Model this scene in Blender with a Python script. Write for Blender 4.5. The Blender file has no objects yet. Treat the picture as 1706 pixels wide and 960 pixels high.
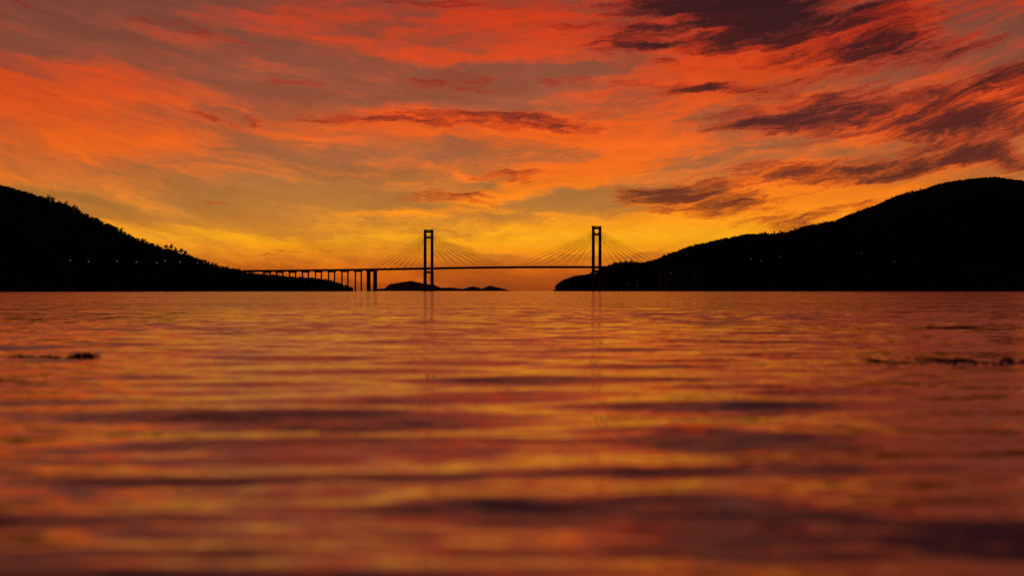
import bpy, math, random
import numpy as np
from mathutils import Vector, Matrix
random.seed(7); rng=np.random.default_rng(11)
scene=bpy.context.scene
F=3945.0; CAMH=0.5
def srgb(r,g,b):
    def c(x):
        x/=255.0
        return x/12.92 if x<=0.04045 else ((x+0.055)/1.055)**2.4
    return (c(r),c(g),c(b),1.0)
scene.view_settings.view_transform='Standard'
scene.view_settings.look='None'
scene.view_settings.exposure=0

# ---------------------------------------------------------------- helpers
class NT:
    def __init__(s,tree): s.t=tree
    def n(s,typ,**kw):
        nd=s.t.nodes.new(typ)
        for k,v in kw.items(): setattr(nd,k,v)
        return nd
    def _in(s,sock,v):
        if isinstance(v,bpy.types.NodeSocket): s.t.links.new(v,sock)
        else: sock.default_value=v
    def math(s,op,a,b=None,c=None,clamp=False):
        nd=s.n('ShaderNodeMath',operation=op,use_clamp=clamp)
        s._in(nd.inputs[0],a)
        if b is not None: s._in(nd.inputs[1],b)
        if c is not None: s._in(nd.inputs[2],c)
        return nd.outputs[0]
    def vmath(s,op,a,b=None,c=None):
        nd=s.n('ShaderNodeVectorMath',operation=op)
        s._in(nd.inputs[0],a)
        if b is not None: s._in(nd.inputs[1],b)
        if c is not None: s._in(nd.inputs[2],c)
        return nd.outputs[0]
    def comb(s,x,y,z):
        nd=s.n('ShaderNodeCombineXYZ')
        s._in(nd.inputs[0],x); s._in(nd.inputs[1],y); s._in(nd.inputs[2],z)
        return nd.outputs[0]
    def sep(s,v):
        nd=s.n('ShaderNodeSeparateXYZ'); s._in(nd.inputs[0],v); return nd.outputs
    def noise(s,v,scale=1,detail=4,rough=.5,dist=0,lac=2.0):
        nd=s.n('ShaderNodeTexNoise'); s._in(nd.inputs['Vector'],v)
        nd.inputs['Scale'].default_value=scale; nd.inputs['Detail'].default_value=detail
        nd.inputs['Roughness'].default_value=rough; nd.inputs['Distortion'].default_value=dist
        nd.inputs['Lacunarity'].default_value=lac
        return nd
    def ramp(s,f,els,interp='LINEAR'):
        nd=s.n('ShaderNodeValToRGB'); cr=nd.color_ramp; cr.interpolation=interp
        while len(cr.elements)<len(els): cr.elements.new(0.5)
        for e,(p,c) in zip(cr.elements,els): e.position=p; e.color=c
        s._in(nd.inputs[0],f); return nd.outputs[0]
    def sstep(s,x,a,b,o0=0.0,o1=1.0):
        nd=s.n('ShaderNodeMapRange',interpolation_type='SMOOTHSTEP')
        s._in(nd.inputs[0],x)
        for i,v in enumerate((a,b,o0,o1)): s._in(nd.inputs[i+1],v)
        return nd.outputs[0]
    def mixc(s,f,a,b,mode='MIX'):
        nd=s.n('ShaderNodeMix',data_type='RGBA',blend_type=mode)
        s._in(nd.inputs[0],f); s._in(nd.inputs[6],a); s._in(nd.inputs[7],b)
        return nd.outputs[2]

# ---------------------------------------------------------------- SKY (world)
SUN_EL=math.radians(-1.5); SUN_AZ=math.radians(1.5)
w=bpy.data.worlds.new("World"); scene.world=w; w.use_nodes=True
try: w.cycles.sampling_method='NONE'
except Exception: pass
t=w.node_tree; t.nodes.clear(); N=NT(t)
tc=N.n('ShaderNodeTexCoord')
dx,dy,dz=N.sep(tc.outputs['Generated'])
az=N.math('ARCTAN2',dx,dy); el=N.math('ARCSINE',dz)
u=N.math('MULTIPLY',az,3.945); v=N.math('MULTIPLY',el,3.945)
v=N.math('MAXIMUM',v,0.0)
P=N.comb(u,v,0.0)
u2=N.math('MULTIPLY',u,u)
vb=N.math('MULTIPLY_ADD',u2,-0.20,v)
Q=N.comb(u,vb,0.0)
w1=N.noise(N.vmath('MULTIPLY',Q,(3.0,9.0,1.0)),1,2,.55).outputs['Color']
w1=N.vmath('MULTIPLY',N.vmath('SUBTRACT',w1,(.5,.5,.5)),(0.20,0.060,0.0))
w2=N.noise(N.vmath('MULTIPLY',Q,(13.0,44.0,1.0)),1,4,.68).outputs['Color']
w2=N.vmath('MULTIPLY',N.vmath('SUBTRACT',w2,(.5,.5,.5)),(0.13,0.038,0.0))
W=N.vmath('ADD',w1,w2)
Pw=N.vmath('ADD',P,W); Qw=N.vmath('ADD',Q,W)
def blobs(lst,start):
    acc=start
    for (X,Y,rx,ry,ang,amp) in lst:
        m=N.n('ShaderNodeMapping',vector_type='TEXTURE')
        N._in(m.inputs[0],Pw)
        m.inputs[1].default_value=((X-853)/1000,(485-Y)/1000,0)
        m.inputs[2].default_value=(0,0,math.radians(ang))
        m.inputs[3].default_value=(rx/1000,ry/1000,1)
        g=N.n('ShaderNodeTexGradient',gradient_type='SPHERICAL'); N._in(g.inputs[0],m.outputs[0])
        acc=N.math('MULTIPLY_ADD',g.outputs['Fac'],amp,acc)
    return acc
f1=N.noise(N.vmath('MULTIPLY',Qw,(3.8,24.0,1.0)),1,8,.65).outputs['Fac']
f2=N.noise(N.vmath('ADD',N.vmath('MULTIPLY',Qw,(5.4,36.0,1.0)),(7.3,3.1,5.0)),1,8,.68).outputs['Fac']
f3=N.noise(N.vmath('ADD',N.vmath('MULTIPLY',Qw,(1.4,5.5,1.0)),(1.7,9.1,2.0)),1,4,.5).outputs['Fac']
gain=N.sstep(u,-0.8,0.3,2.6,4.3)
lit0=N.math('MULTIPLY_ADD',N.math('SUBTRACT',f1,.5),gain,0.20)
lit0=N.math('MULTIPLY_ADD',N.math('SUBTRACT',f3,.5),1.3,lit0)
LIT=[(90,180,330,110,-5,.75),(700,215,520,45,-1,.7),(850,45,480,80,-4,.75),(1250,110,300,90,12,1.0),
 (1500,50,360,60,18,.9),(1010,240,330,60,4,.7),(960,290,190,32,14,1.3),(1350,330,400,75,8,1.2),
 (930,398,520,30,0,1.0),(460,402,300,22,-5,1.1),(220,245,260,35,0,.5),(1600,190,230,70,12,.8),
 (620,290,260,25,0,.5),(1120,385,260,36,4,1.0),(700,360,180,14,2,.7),(820,330,120,40,5,.6),
 (480,325,230,50,0,-.7),(960,335,160,28,5,-1.3),(860,145,220,50,0,-.8),(1480,105,180,40,8,-.6),
 (140,30,360,100,0,-.5),(280,360,320,50,-10,-.4),(1650,60,160,75,0,-.6),(500,120,280,60,0,-.4)]
lit=blobs(LIT,lit0)
litm=N.sstep(lit,-0.15,1.05)
drk0=N.math('MULTIPLY_ADD',N.math('SUBTRACT',f2,.5),5.2,-0.66)
rightb=N.sstep(u,-0.1,0.6,-0.1,0.30)
drk0=N.math('ADD',drk0,rightb)
DRK=[(560,196,440,26,-1,1.3),(860,202,290,26,-1,1.2),(1230,18,370,90,-6,2.3),(1370,190,260,50,8,1.5),(1165,138,105,20,0,1.4),
 (1610,215,230,42,4,1.4),(1330,292,340,36,8,1.2),(1130,332,180,40,-8,1.3),(1570,272,190,28,8,1.2),
 (1650,150,210,48,14,1.3),(1050,78,240,38,-4,1.3),(800,318,200,34,6,1.2),(1250,345,130,22,5,1.2),
 (800,125,240,34,0,.9),(1480,105,270,50,12,1.0),(820,285,100,16,0,1.1),(1300,372,260,24,6,.9),(1640,265,90,22,0,1.2),
 (700,12,320,34,0,1.1),(950,150,220,28,0,.7),(1000,402,330,46,0,-1.2),(180,40,420,60,-6,.5),(480,140,300,24,0,.4),(420,425,200,9,0,.8),(560,412,120,7,0,.7)]
drk=blobs(DRK,drk0)
above=N.sstep(v,0.5,1.0,0.0,0.5)
drk=N.math('ADD',drk,above)
drkm=N.sstep(drk,-0.15,1.15)
gap=N.ramp(v,[(0,srgb(154,68,24)),(.035,srgb(190,90,24)),(.08,srgb(216,134,38)),(.15,srgb(182,118,54)),(.22,srgb(172,102,60)),
  (.32,srgb(156,84,58)),(.45,srgb(132,72,56)),(.68,srgb(116,62,50)),(.98,srgb(58,36,42))])
litc=N.ramp(v,[(0,srgb(184,78,20)),(.035,srgb(234,116,18)),(.09,srgb(255,172,28)),(.14,srgb(252,140,28)),(.20,srgb(244,112,30)),
  (.28,srgb(232,92,30)),(.38,srgb(214,70,27)),(.48,srgb(198,56,25)),(.70,srgb(190,74,32)),(.98,srgb(96,40,34))])
drkc=N.ramp(v,[(0,srgb(140,58,22)),(.1,srgb(120,52,28)),(.18,srgb(94,42,34)),(.28,srgb(82,34,34)),(.45,srgb(52,20,25)),(.98,srgb(32,18,26))])
col=N.mixc(litm,gap,litc)
rim=N.math('MULTIPLY',drkm,N.math('SUBTRACT',1.0,drkm))
rimc=N.ramp(v,[(0,srgb(220,100,20)),(.12,srgb(246,104,22)),(.25,srgb(230,64,20)),(.48,srgb(194,38,20)),(.9,srgb(112,34,28))])
col=N.mixc(N.math('MULTIPLY',rim,1.9),col,rimc)
col=N.mixc(N.math('MULTIPLY',drkm,.95),col,drkc)
ft=N.sstep(f1,.3,.72,.86,1.12)
side=N.math('SUBTRACT',1.0,N.math('MULTIPLY',N.math('MINIMUM',u2,3.0),.14))
back=N.sstep(dy,-0.3,0.9,0.22,1.0)
k=N.math('MULTIPLY',N.math('MULTIPLY',side,back),ft)
sky=N.n('ShaderNodeTexSky',sky_type='NISHITA'); sky.sun_disc=False
sky.sun_elevation=SUN_EL; sky.sun_rotation=SUN_AZ; sky.dust_density=3
b1=N.n('ShaderNodeBackground'); N._in(b1.inputs[0],col); N._in(b1.inputs[1],k)
b2=N.n('ShaderNodeBackground'); N._in(b2.inputs[0],sky.outputs[0]); b2.inputs[1].default_value=0.004
ad=N.n('ShaderNodeAddShader'); t.links.new(b1.outputs[0],ad.inputs[0]); t.links.new(b2.outputs[0],ad.inputs[1])
out=N.n('ShaderNodeOutputWorld'); t.links.new(ad.outputs[0],out.inputs[0])

# sun lamp: the sun has just gone below the sea horizon
sl=bpy.data.lights.new("sun",'SUN'); sl.energy=0.02; sl.angle=math.radians(.5); sl.color=(1,.45,.15)
so=bpy.data.objects.new("sun",sl); scene.collection.objects.link(so)
sd=Vector((math.sin(SUN_AZ)*math.cos(SUN_EL),math.cos(SUN_AZ)*math.cos(SUN_EL),math.sin(SUN_EL)))
so.rotation_euler=sd.to_track_quat('Z','Y').to_euler()

# ---------------------------------------------------------------- materials
def pmat(name,c1,c2,scale,rough=.8,metal=0):
    m=bpy.data.materials.new(name); m.use_nodes=True; n=NT(m.node_tree)
    bs=m.node_tree.nodes['Principled BSDF']
    tcn=n.n('ShaderNodeTexCoord')
    f=n.noise(tcn.outputs['Object'],scale,5,.6).outputs['Fac']
    c=n.ramp(f,[(.3,(*c1,1)),(.7,(*c2,1))]); n._in(bs.inputs['Base Color'],c)
    bs.inputs['Roughness'].default_value=rough; bs.inputs['Metallic'].default_value=metal
    bs.inputs['Specular IOR Level'].default_value=0.1
    return m
M_conc=pmat("concrete",(.16,.15,.14),(.26,.25,.23),.15)
M_steel=pmat("painted_steel",(.12,.12,.12),(.2,.2,.2),.3,.7)
M_cable=pmat("cable_sheath",(.05,.05,.05),(.08,.08,.08),.3,.9)
M_asph=pmat("asphalt",(.04,.04,.04),(.06,.06,.06),.5)
M_hill=pmat("hillside_scrub",(.018,.02,.012),(.04,.04,.025),.02,.95)
M_leaf=pmat("foliage",(.025,.032,.015),(.05,.06,.03),.1,.95)
M_bark=pmat("bark",(.04,.03,.02),(.08,.06,.045),.6,.95)
M_isl=pmat("hazed_island_rock",(.14,.09,.06),(.22,.15,.10),.003,.95)  # base colour lightened to carry the distance haze over the islands
M_weed=pmat("seaweed",(.012,.010,.006),(.03,.022,.012),12,.6)

def mesh_obj(name,V,Fc,mats,mi=None,smooth=False,parent=None):
    me=bpy.data.meshes.new(name)
    V=np.asarray(V,dtype=np.float32); 
    if isinstance(Fc,np.ndarray):
        k=Fc.shape[1]; nf=len(Fc)
        me.vertices.add(len(V)); me.vertices.foreach_set('co',V.ravel())
        me.loops.add(nf*k); me.loops.foreach_set('vertex_index',Fc.ravel().astype(np.int32))
        me.polygons.add(nf); me.polygons.foreach_set('loop_start',np.arange(0,nf*k,k,dtype=np.int32))
        me.polygons.foreach_set('loop_total',np.full(nf,k,dtype=np.int32))
        me.update(calc_edges=True)
    else: me.from_pydata([tuple(map(float,q)) for q in V],[],Fc)
    for m in (mats if isinstance(mats,list) else [mats]): me.materials.append(m)
    if mi is not None: me.polygons.foreach_set('material_index',np.asarray(mi,dtype=np.int32))
    if smooth: me.polygons.foreach_set('use_smooth',np.ones(len(me.polygons),dtype=bool))
    me.validate(); me.update()
    o=bpy.data.objects.new(name,me); scene.collection.objects.link(o)
    if parent: o.parent=parent
    return o

# ---------------------------------------------------------------- WATER
ratio=1.006
rs=[0.6]
while rs[-1]<300: rs.append(rs[-1]*ratio)
while rs[-1]<90000: rs.append(rs[-1]*1.12)
rs=np.array(rs)
dense=np.linspace(-18,18,421); coarse=np.arange(19,342,1.0)
th=np.radians(np.concatenate([dense,coarse]))
R,T=np.meshgrid(rs,th,indexing='ij')
X=R*np.sin(T); Y=R*np.cos(T); Z=np.zeros_like(X)
cell=R*(ratio-1)
nw=90
lam=np.exp(rng.uniform(np.log(.13),np.log(2.2),nw))
ang=rng.normal(0,1,nw)*np.radians(np.where(lam<.6,50,28))
sl_=0.062*np.sqrt(2/nw)*np.where(lam<.35,.65,1.15)
ph=rng.uniform(0,6.283,nw)
for l,a,s,p in zip(lam,ang,sl_,ph):
    kk=2*math.pi/l; amp=s/kk
    fade=np.clip((l/cell-4)/5,0,1)
    env=.7+.65*np.sin(X*.21/l**.5+Y*.13/l**.5+p*3)
    Z+=amp*fade*env*np.sin(kk*(X*math.sin(a)+Y*math.cos(a))+p+.8*np.sin(X*.35/l+p)+.6*np.sin(Y*.22/l+2*p))
nr,nc=X.shape
V=np.stack([X,Y,Z],-1).reshape(-1,3)
V=np.vstack([V,[[0,0,0]]])
i=np.arange(nr-1)[:,None]*nc; j=np.arange(nc)[None,:]; j2=(j+1)%nc
quads=np.stack([i+j,i+j2,i+nc+j2,i+nc+j],-1).reshape(-1,4)[:,::-1]
M_wat=bpy.data.materials.new("sea_water"); M_wat.use_nodes=True; n=NT(M_wat.node_tree)
bs=M_wat.node_tree.nodes['Principled BSDF']
bs.inputs['Base Color'].default_value=(.012,.007,.007,1)
bs.inputs['IOR'].default_value=1.333; bs.inputs['Roughness'].default_value=.04
geo=n.n('ShaderNodeNewGeometry'); pos=geo.outputs['Position']
ln=n.n('ShaderNodeVectorMath',operation='LENGTH'); n._in(ln.inputs[0],pos); dist=ln.outputs['Value']
def slope(scale,ampx,ampy,det=2,off=(0,0,0),xs=.6):
    q=n.vmath('ADD',n.vmath('MULTIPLY',pos,(scale*xs,scale,0)),off)
    c=n.noise(q,1,det,.6).outputs['Color']
    return n.vmath('MULTIPLY',n.vmath('SUBTRACT',c,(.5,.5,.5)),(ampx,ampy,0.0))
s_small=slope(9,.06,.10,2,(0,0,0),.8)
s_mid=slope(2.4,.20,.32,3,(3,7,1),.9)
s_big=slope(.22,.06,.13,3,(9,2,4),.5)
farf=n.sstep(dist,5,45)
patch=n.noise(n.vmath('MULTIPLY',pos,(.006,.02,0)),1,4,.6).outputs['Fac']
patch=n.sstep(patch,.3,.7,.6,1.4)
sc=n.vmath('ADD',s_mid,s_big)
scn=n.n('ShaderNodeVectorMath',operation='SCALE'); n._in(scn.inputs[0],sc); n._in(scn.inputs['Scale'],n.math('MULTIPLY',farf,patch))
tot=n.vmath('ADD',s_small,scn.outputs[0])
bias=n.comb(0.0,n.math('MULTIPLY',farf,-0.024),0.0)
tot=n.vmath('ADD',tot,bias)
nrm=n.vmath('NORMALIZE',n.vmath('ADD',geo.outputs['Normal'],tot))
n._in(bs.inputs['Normal'],nrm)
water=mesh_obj("water",V,quads,M_wat,smooth=True)
import bmesh
bm=bmesh.new(); bm.from_mesh(water.data); bm.verts.ensure_lookup_table()
c=bm.verts[len(V)-1]
for q in range(nc):
    bm.faces.new((bm.verts[(q+1)%nc],bm.verts[q],c)).smooth=True
bm.to_mesh(water.data); bm.free()

# ---------------------------------------------------------------- HILLS
def vnoise(x,y,seed,octs=4):
    o=np.zeros_like(x,dtype=float); r=np.random.default_rng(seed); a=1
    for k in range(octs):
        for _ in range(4):
            d=r.uniform(0,6.28); p=r.uniform(0,6.28); f=(2**k)*r.uniform(.7,1.3)
            o+=a*.25*np.sin(f*(x*math.cos(d)+y*math.sin(d))+p)
        a*=.5
    return o
class Hill:
    def __init__(s,prof,Dr,wmin,wk,lower,seed):
        s.px=np.array([p[0] for p in prof],float); s.hy=np.array([485-p[1] for p in prof],float)
        s.Dr=Dr; s.wmin=wmin; s.wk=wk; s.lower=lower; s.seed=seed
        s.x0=(s.px[0]-853)/F*Dr; s.x1=(s.px[-1]-853)/F*Dr
    def ridge(s,x): return s.Dr+18*np.sin(x/170.0)
    def H(s,x):
        x=np.asarray(x,dtype=float)
        o=0
        for dd,wt in((-12,.2),(-5,.2),(0,.2),(5,.2),(12,.2)):
            px=853+(x+dd)/s.Dr*F
            o=o+wt*np.interp(px,s.px,s.hy)
        return o/F*s.Dr-s.lower
    def z(s,x,y):
        H=s.H(x); W=s.wmin+s.wk*np.maximum(H,0)
        q=np.clip(np.abs(y-s.ridge(x))/W,0,1.3)
        g=np.where(q<1,np.cos(np.minimum(q,1)*math.pi/2)**1.5*1.0,-(q-1)*.4)
        z=(H+3)*g-3
        return z+vnoise(x/70,y/70,s.seed)*np.clip(H/60,0,1)*4*np.clip(q*3,0,1)
    def build(s,name,nx,ny,depth):
        xs=np.linspace(s.x0,s.x1,nx); ts=np.linspace(-1.15,1.15,ny)
        Xg,Tg=np.meshgrid(xs,ts,indexing='ij')
        Wd=s.wmin+s.wk*np.maximum(s.H(Xg),0)
        Yg=s.ridge(Xg)+Tg*Wd
        Zg=s.z(Xg,Yg)
        Vv=np.stack([Xg,Yg,Zg],-1).reshape(-1,3)
        i=np.arange(nx-1)[:,None]*ny; j=np.arange(ny-1)[None,:]
        q=np.stack([i+j,i+ny+j,i+ny+j+1,i+j+1],-1).reshape(-1,4)
        return mesh_obj(name,Vv,q,M_hill,smooth=True)
L_prof=[(-1500,470),(-1200,420),(-800,330),(-400,285),(-150,285),(0,306),(40,319),(80,334),(130,348),(160,364),(200,382),(235,398),(280,414),(320,428),(370,442),(420,454),(470,460),(540,466),(575,472),(590,480),(598,487)]
R_prof=[(918,488),(926,474),(940,466),(960,459),(985,456),(1005,447),(1020,440),(1040,436),(1062,437),(1078,437),(1100,428),(1120,420),(1150,410),(1200,399),(1240,391),(1310,385),(1350,375),(1400,364),(1450,347),(1500,324),(1560,307),(1600,299),(1650,298),(1706,304),(1900,320),(2200,300),(2600,360),(3200,440),(3500,485)]
HL=Hill(L_prof,2700,60,2.4,2.6,3); HR=Hill(R_prof,4780,60,2.2,4.2,5)
HL.build("wooded_hill",420,61,0); HR.build("wooded_hill",520,61,0)

# ---------------------------------------------------------------- TREES (forest mass, one object per hill)
def tree_template(kind,seed):
    r=np.random.default_rng(seed); vs=[];fs=[];mi=[]
    def limb(p0,p1,r0,r1,n=5):
        b=len(vs); d=np.array(p1)-np.array(p0); d=d/np.linalg.norm(d)
        a=np.cross(d,[.3,.9,.1]); a/=np.linalg.norm(a); c=np.cross(d,a)
        for p,rr in((p0,r0),(p1,r1)):
            for k in range(n):
                t_=2*math.pi*k/n; vs.append(np.array(p)+rr*(a*math.cos(t_)+c*math.sin(t_)))
        for k in range(n): fs.append((b+k,b+(k+1)%n,b+n+(k+1)%n,b+n+k)); mi.append(1)
    H=1.0
    limb((0,0,-.1),(r.normal(0,.02),r.normal(0,.02),.8*H),.03,.008)
    cl=[]
    if kind=='pine':
        for k in range(16):
            h=.12+.84*k/15; R0=.30*(1-h)**.7+.04
            for _ in range(4): 
                a=r.uniform(0,6.28); rr=R0*r.uniform(.3,1); cl.append((rr*math.cos(a),rr*math.sin(a),h+r.normal(0,.015),.07))
    else:
        lobes=[]
        lo=.18 if kind=='broad' else .5
        for k in range(r.integers(6,9)):
            a=r.uniform(0,6.28); rr=r.uniform(.05,.30); h=r.uniform(lo,.78)
            q=(rr*math.cos(a),rr*math.sin(a),h); lobes.append((q,r.uniform(.12,.22)))
            limb((0,0,h*.55),q,.012,.004,3)
        lobes.append(((0,0,.80),.14))
        for q,R0 in lobes:
            for _ in range(13):
                d=r.normal(size=3); d/=np.linalg.norm(d); rr=R0*r.uniform(.2,1.05)
                cl.append((q[0]+d[0]*rr,q[1]+d[1]*rr,q[2]+d[2]*rr*.8,.065))
    for (x,y,z,s_) in cl:
        b=len(vs); a=r.normal(size=3); a/=np.linalg.norm(a); c=np.cross(a,r.normal(size=3)); c/=np.linalg.norm(c)
        s_=s_*r.uniform(.7,1.4); p=np.array([x,y,z])
        vs+= [p+a*s_,p+c*s_*.8,p-a*s_*.9,p-c*s_*.7+a*.3*s_]
        fs.append((b,b+1,b+2,b+3)); mi.append(0)
    return np.array(vs),np.array(fs),np.array(mi)
temps=[tree_template('broad',k) for k in range(8)]+[tree_template('pine',50)]
tall=[tree_template('tall',80+k) for k in range(4)]
def forest(name,hill,xa,xb,n_ridge,n_slope,hmin,hmax,big):
    AV=[];AF=[];AM=[];off=0
    r=np.random.default_rng(hill.seed+100)
    xs=list(r.uniform(xa,xb,n_ridge)); ys=[float(hill.ridge(x))+r.uniform(-30,15) for x in xs]
    hv=vnoise(np.array(xs)/30,np.zeros(len(xs)),hill.seed+9)
    hs=[r.uniform(hmin,hmax)*(.85+.5*h) for h in hv]
    kind=[0]*len(xs)
    for _ in range(n_slope):
        x=r.uniform(xa,xb); Wd=hill.wmin+hill.wk*max(float(hill.H(x)),0)
        xs.append(x); ys.append(float(hill.ridge(x))-r.uniform(.0,.97)*Wd); hs.append(r.uniform(hmin,hmax)); kind.append(0)
    for (px,h,yo) in big:
        x=(px-853)/F*hill.Dr; xs.append(x); ys.append(float(hill.ridge(x))+yo); hs.append(h); kind.append(1)
    xs=np.array(xs);ys=np.array(ys);zs=hill.z(xs,ys)
    for x,y,z,h,kd in zip(xs,ys,zs,hs,kind):
        if z<.6: continue
        src=tall if kd else temps
        tv,tf,tm=src[r.integers(0,len(src))]
        a=r.uniform(0,6.28); ca,sa=math.cos(a),math.sin(a); wx=h*(r.uniform(.8,1.1) if kd else r.uniform(1.2,1.9))
        vv=np.empty_like(tv); vv[:,0]=x+wx*(tv[:,0]*ca-tv[:,1]*sa); vv[:,1]=y+wx*(tv[:,0]*sa+tv[:,1]*ca); vv[:,2]=z-.5+h*tv[:,2]
        AV.append(vv);AF.append(tf+off);AM.append(tm);off+=len(tv)
    return mesh_obj(name,np.vstack(AV),np.vstack(AF),[M_leaf,M_bark],np.concatenate(AM))
bigL=[(82,11,0),(88,10,5),(100,8,0),(112,10,-3),(126,9,0),(205,8,0),(240,6,0),(280,9,0),(288,12,4),(296,10,-5),(304,11,3),(312,10,0),(318,7,0),(345,6,0)]
forest("hillside_trees",HL,(-900-853)/F*2700,(590-853)/F*2700,2600,2400,3.2,6.0,bigL)
bigR=[(1016,9,0),(1024,11,5),(1034,10,0),(1043,10,0),(1052,11,0),(1062,9,0),(965,8,0),(1150,8,0),(1210,8,0),(1275,9,0),(1300,9,0)]
forest("hillside_trees",HR,(926-853)/F*4780,(2500-853)/F*4780,4600,3200,5,8.5,bigR)

# ---------------------------------------------------------------- distant islands
def islands(name,D,pts,seed):
    xs=np.linspace((pts[0][0]-853)/F*D,(pts[-1][0]-853)/F*D,220)
    H=np.interp(853+xs/D*F,[p[0] for p in pts],[485-p[1] for p in pts])/F*D
    H=H+vnoise(xs/60,xs*0,seed,5)*.8*np.clip(H/20,0,1)*3
    ts=np.linspace(-1,1,25); Xg,Tg=np.meshgrid(xs,ts,indexing='ij')
    Yg=D+Tg*500; Zg=(H[:,None]+6)*np.cos(Tg*math.pi/2)**1.2-6+vnoise(Xg/120,Yg/120,seed+1)*4*np.clip(1-abs(Tg),0,1)*(abs(Tg)>.05)
    Vv=np.stack([Xg,Yg,Zg],-1).reshape(-1,3); ny=25;nx=220
    i=np.arange(nx-1)[:,None]*ny; j=np.arange(ny-1)[None,:]
    q=np.stack([i+j,i+ny+j,i+ny+j+1,i+j+1],-1).reshape(-1,4)
    return mesh_obj(name,Vv,q,M_isl,smooth=True)
islands("distant_island",15000,[(612,487),(625,482),(642,481),(650,474),(662,472),(672,470),(685,468),(700,471),(708,473),(722,474),(735,480),(752,479),(770,481),(776,480),(786,477),(795,478),(803,481),(815,476),(828,479),(840,482),(856,487)],21)

# ---------------------------------------------------------------- BRIDGE
bridge=bpy.data.objects.new("cable_stayed_bridge",None); scene.collection.objects.link(bridge)
PR=np.array([153.7,4300.0]); PL=np.array([-160.4,4553.0])
e=(PL-PR)/np.linalg.norm(PL-PR); nn=np.array([-e[1],e[0]]); 
if nn[0]<0: nn=-nn
SP=np.linalg.norm(PL-PR)
def w3(tt,p,z):
    q=PR+e*tt+nn*p; return (q[0],q[1],z)
class MB:
    def __init__(s): s.v=[];s.f=[]
    def box(s,t0,t1,p0,p1,z0,z1,tt=0,tp=0):
        b=len(s.v)
        for z,a in((z0,0),(z1,1)):
            ex=tt*a; ep=tp*a
            for (q,p) in((t0+ex,p0+ep),(t1-ex,p0+ep),(t1-ex,p1-ep),(t0+ex,p1-ep)): s.v.append(w3(q,p,z))
        for f in((0,1,2,3),(7,6,5,4),(0,4,5,1),(1,5,6,2),(2,6,7,3),(3,7,4,0)): s.f.append(tuple(b+k for k in f))
    def tube(s,a,b_,r,n=6):
        a=np.array(a);b_=np.array(b_); d=(b_-a)/np.linalg.norm(b_-a)
        x=np.cross(d,[0,0,1.0]); x/=np.linalg.norm(x)+1e-9; y=np.cross(d,x); b=len(s.v)
        for p in(a,b_):
            for k in range(n):
                t_=6.28318*k/n; s.v.append(p+r*(x*math.cos(t_)+y*math.sin(t_)))
        for k in range(n): s.f.append((b+k,b+(k+1)%n,b+n+(k+1)%n,b+n+k))
    def obj(s,name,mat): return mesh_obj(name,s.v,s.f,mat,parent=bridge)
def deckz(tt):
    return 42.5+3.2*np.exp(-((tt-SP/2)/330.0)**2)
LP=10.2
def tower(t0,name,top):
    m=MB()
    for sgn in(-1,1):
        p=sgn*LP
        m.box(t0-2.8,t0+2.8,p-2.1,p+2.1,-6,40,.4,.3)
        m.box(t0-2.3,t0+2.3,p-1.75,p+1.75,40.002,top,.25,.1)
    m.box(t0-2.0,t0+2.0,-LP+1.7,LP-1.7,top-5.0,top-.6)
    m.box(t0-2.0,t0+2.0,-LP+1.7,LP-1.7,top-16,top-12.5)
    m.box(t0-2.2,t0+2.2,-LP+1.9,LP-1.9,34.5,38.5)
    m.box(t0-2.6,t0+2.6,-LP-2.2,LP+2.2,top+.003,top+1.2)
    m.box(t0-8,t0+8,-LP-6,LP+6,-6,2.2,.6,.6)
    m.box(t0-1.9,t0+1.9,-LP+1.7,-LP+4.0,top-12.49,top-11.4); m.box(t0-1.9,t0+1.9,LP-4.0,LP-1.7,top-12.49,top-11.4)
    m.obj(name,M_conc)
TOP=117.5
tower(0,"pylon_near",TOP); tower(SP,"pylon_far",TOP)
d=MB(); road=MB(); rail=MB()
ts=np.arange(-230,SP+480,20.0)
for a in ts:
    za=deckz(a+10); 
    d.box(a,a+19.96,-6.9,6.9,za-3.0,za-.9); d.box(a,a+19.96,-6.75,6.75,za-.899,za)
    for s_ in(-1,1):
        p0,p1=sorted((s_*12.9,s_*18.2))
        d.box(a,a+19.96,p0,p1,za-2.2,za)
        d.box(a+2,a+3,min(s_*6.9,s_*12.9)+.01,max(s_*6.9,s_*12.9)-.01,za-2.4,za-1.0)
        rail.box(a,a+19.96,s_*18.0-.12,s_*18.0+.12,za+.004,za+1.0)
        rail.box(a,a+19.96,s_*6.6-.12,s_*6.6+.12,za+.01,za+.9)
        road.box(a,a+19.96,p0+.5,p1-.5,za+.004,za+.02)
    road.box(a,a+19.96,-6.3,6.3,za+.004,za+.02)
d.obj("deck_girder",M_steel); road.obj("roadway",M_asph); rail.obj("parapets",M_steel)
c=MB()
for t0 in(0,SP):
    for dr in(-1,1):
        inner=(t0==0 and dr==1) or (t0==SP and dr==-1)
        L=188 if inner else 147
        nC=7
        for i in range(nC):
            q=(i+1)/nC; x=t0+dr*(22+(L-22)*q)
            zt=TOP-24+ (16)*q
            for s_ in(-1,1):
                c.tube(w3(t0+dr*2.2,s_*LP,zt),w3(x,s_*(LP-1.6),deckz(x)-1.0),.22)
c.obj("stay_cables",M_cable)
p_=MB()
def pier(t0,wt,wp,sep_,cap=True):
    z=deckz(t0)-3.02
    for s_ in(-1,1):
        p_.box(t0-wt,t0+wt,s_*sep_-wp,s_*sep_+wp,-6,z-2.4,.0,.0)
    p_.box(t0-wt-.6,t0+wt+.6,-sep_-wp-1.2,sep_+wp+1.2,z-2.398,z)
pier(SP+147,2.9,2.7,9.5); pier(-147,2.9,2.7,9.5)
k=SP+147+36
while k<SP+470: pier(k,1.0,1.15,8.6); k+=36
k=-147-36
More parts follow.
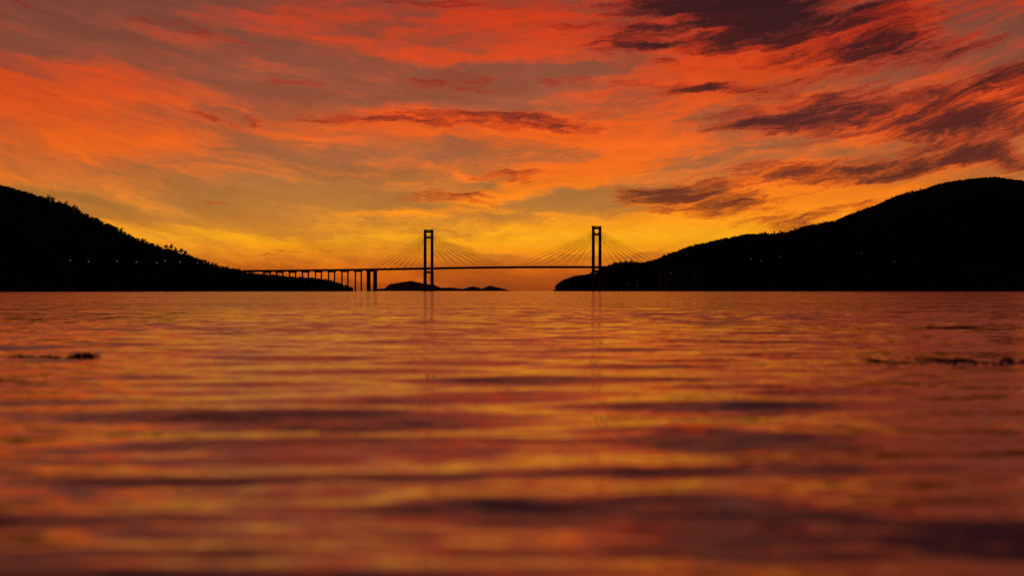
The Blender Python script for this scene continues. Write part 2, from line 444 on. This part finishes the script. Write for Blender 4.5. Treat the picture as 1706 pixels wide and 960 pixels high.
while k>-225: pier(k,1.0,1.15,8.6); k-=36
p_.obj("approach_piers",M_conc)

# ---------------------------------------------------------------- shore lamps
M_em=bpy.data.materials.new("lamp_glow"); M_em.use_nodes=True
bsn=M_em.node_tree.nodes['Principled BSDF']; bsn.inputs['Emission Color'].default_value=(1,.75,.5,1); bsn.inputs['Emission Strength'].default_value=.4
def lamp(hill,px,hpx):
    dirx=(px-853)/F
    for D in np.arange(hill.Dr-700,hill.Dr,4.0):
        z=float(hill.z(np.array([dirx*D]),np.array([D]))[0])
        if z>0.5 and (z+9)/D*F>=hpx: break
    x=dirx*D; y=D; V=[];Fc=[];mi=[]
    def ring(z_,r_,n=8,dx=0):
        b=len(V)
        for k in range(n): V.append((dx+r_*math.cos(6.2832*k/n),r_*math.sin(6.2832*k/n),z_))
        return b
    def conn(a,b,m,n=8):
        for k in range(n): Fc.append((a+k,a+(k+1)%n,b+(k+1)%n,b+k)); mi.append(m)
    a=ring(-1,.14); b=ring(9,.08); conn(a,b,0)
    r0=ring(8.6,.12,8,-.5); r1=ring(8.85,.5,8,-.5); r2=ring(9.15,.5,8,-.5); r3=ring(9.35,.1,8,-.5)
    conn(r0,r1,1); conn(r1,r2,1); conn(r2,r3,0)
    o=mesh_obj("street_lamp",V,Fc,[M_steel,M_em],mi); o.location=(x,y,z)
for px,h in((118,49),(148,48),(196,49),(228,48),(262,48),(276,50),(301,48),(330,47)): lamp(HL,px,h)
for px,h in((1048,12),(1062,10),(1118,30),(1252,52),(1268,50),(1436,62),(1300,56),(1490,48)): lamp(HR,px,h)

# ---------------------------------------------------------------- SEAWEED breaking the surface
def weed(name,cx,cy,n,lx,ly,hgt,seed,gaps=0):
    r=np.random.default_rng(seed); V=[];Fc=[]
    cents=r.uniform(-1,1,max(gaps,1))
    for _ in range(n):
        if gaps: x=cx+lx*(r.choice(cents)+r.normal(0,.09))
        else: x=cx+r.uniform(-lx,lx)
        y=cy+r.normal(0,ly)
        a=r.uniform(0,6.28)
        Lf=r.uniform(.04,.12); wd=r.uniform(.003,.008)
        h=hgt*r.uniform(.2,1); segs=6; b=len(V)
        for k in range(segs+1):
            q=k/segs; px=x+math.cos(a)*Lf*(q-.5)+.008*math.sin(q*9+a*3); py=y+math.sin(a)*Lf*(q-.5)
            z=-.004+h*math.sin(q*math.pi)+.002; ww=wd*math.sin(.3+q*2.5)
            V.append((px-math.sin(a)*ww,py+math.cos(a)*ww,z)); V.append((px+math.sin(a)*ww,py-math.cos(a)*ww,z+.006))
        for k in range(segs): Fc.append((b+2*k,b+2*k+1,b+2*k+3,b+2*k+2))
    return mesh_obj(name,V,Fc,M_weed,smooth=True)
Dw=.5*F/114
weed("floating_seaweed",(140-853)/F*Dw,Dw,60,.10,.10,.045,1)
weed("floating_seaweed",(95-853)/F*Dw,Dw-.1,12,.03,.05,.03,2)
weed("floating_seaweed",(40-853)/F*Dw,Dw+.3,18,.18,.10,.022,3)
Dr_=.5*F/119
weed("floating_seaweed",(1590-853)/F*Dr_,Dr_,150,.62,.40,.022,4,7)

# ---------------------------------------------------------------- CAMERA
cd=bpy.data.cameras.new("camera"); cam=bpy.data.objects.new("camera",cd); scene.collection.objects.link(cam)
cam.location=(0,0,CAMH); cam.rotation_euler=(math.radians(90)+5.0/F,0,0)
cd.sensor_width=36; cd.lens=F/1706*36; cd.clip_start=.05; cd.clip_end=200000
cd.dof.use_dof=True; cd.dof.focus_distance=600; cd.dof.aperture_fstop=2.8
scene.camera=cam
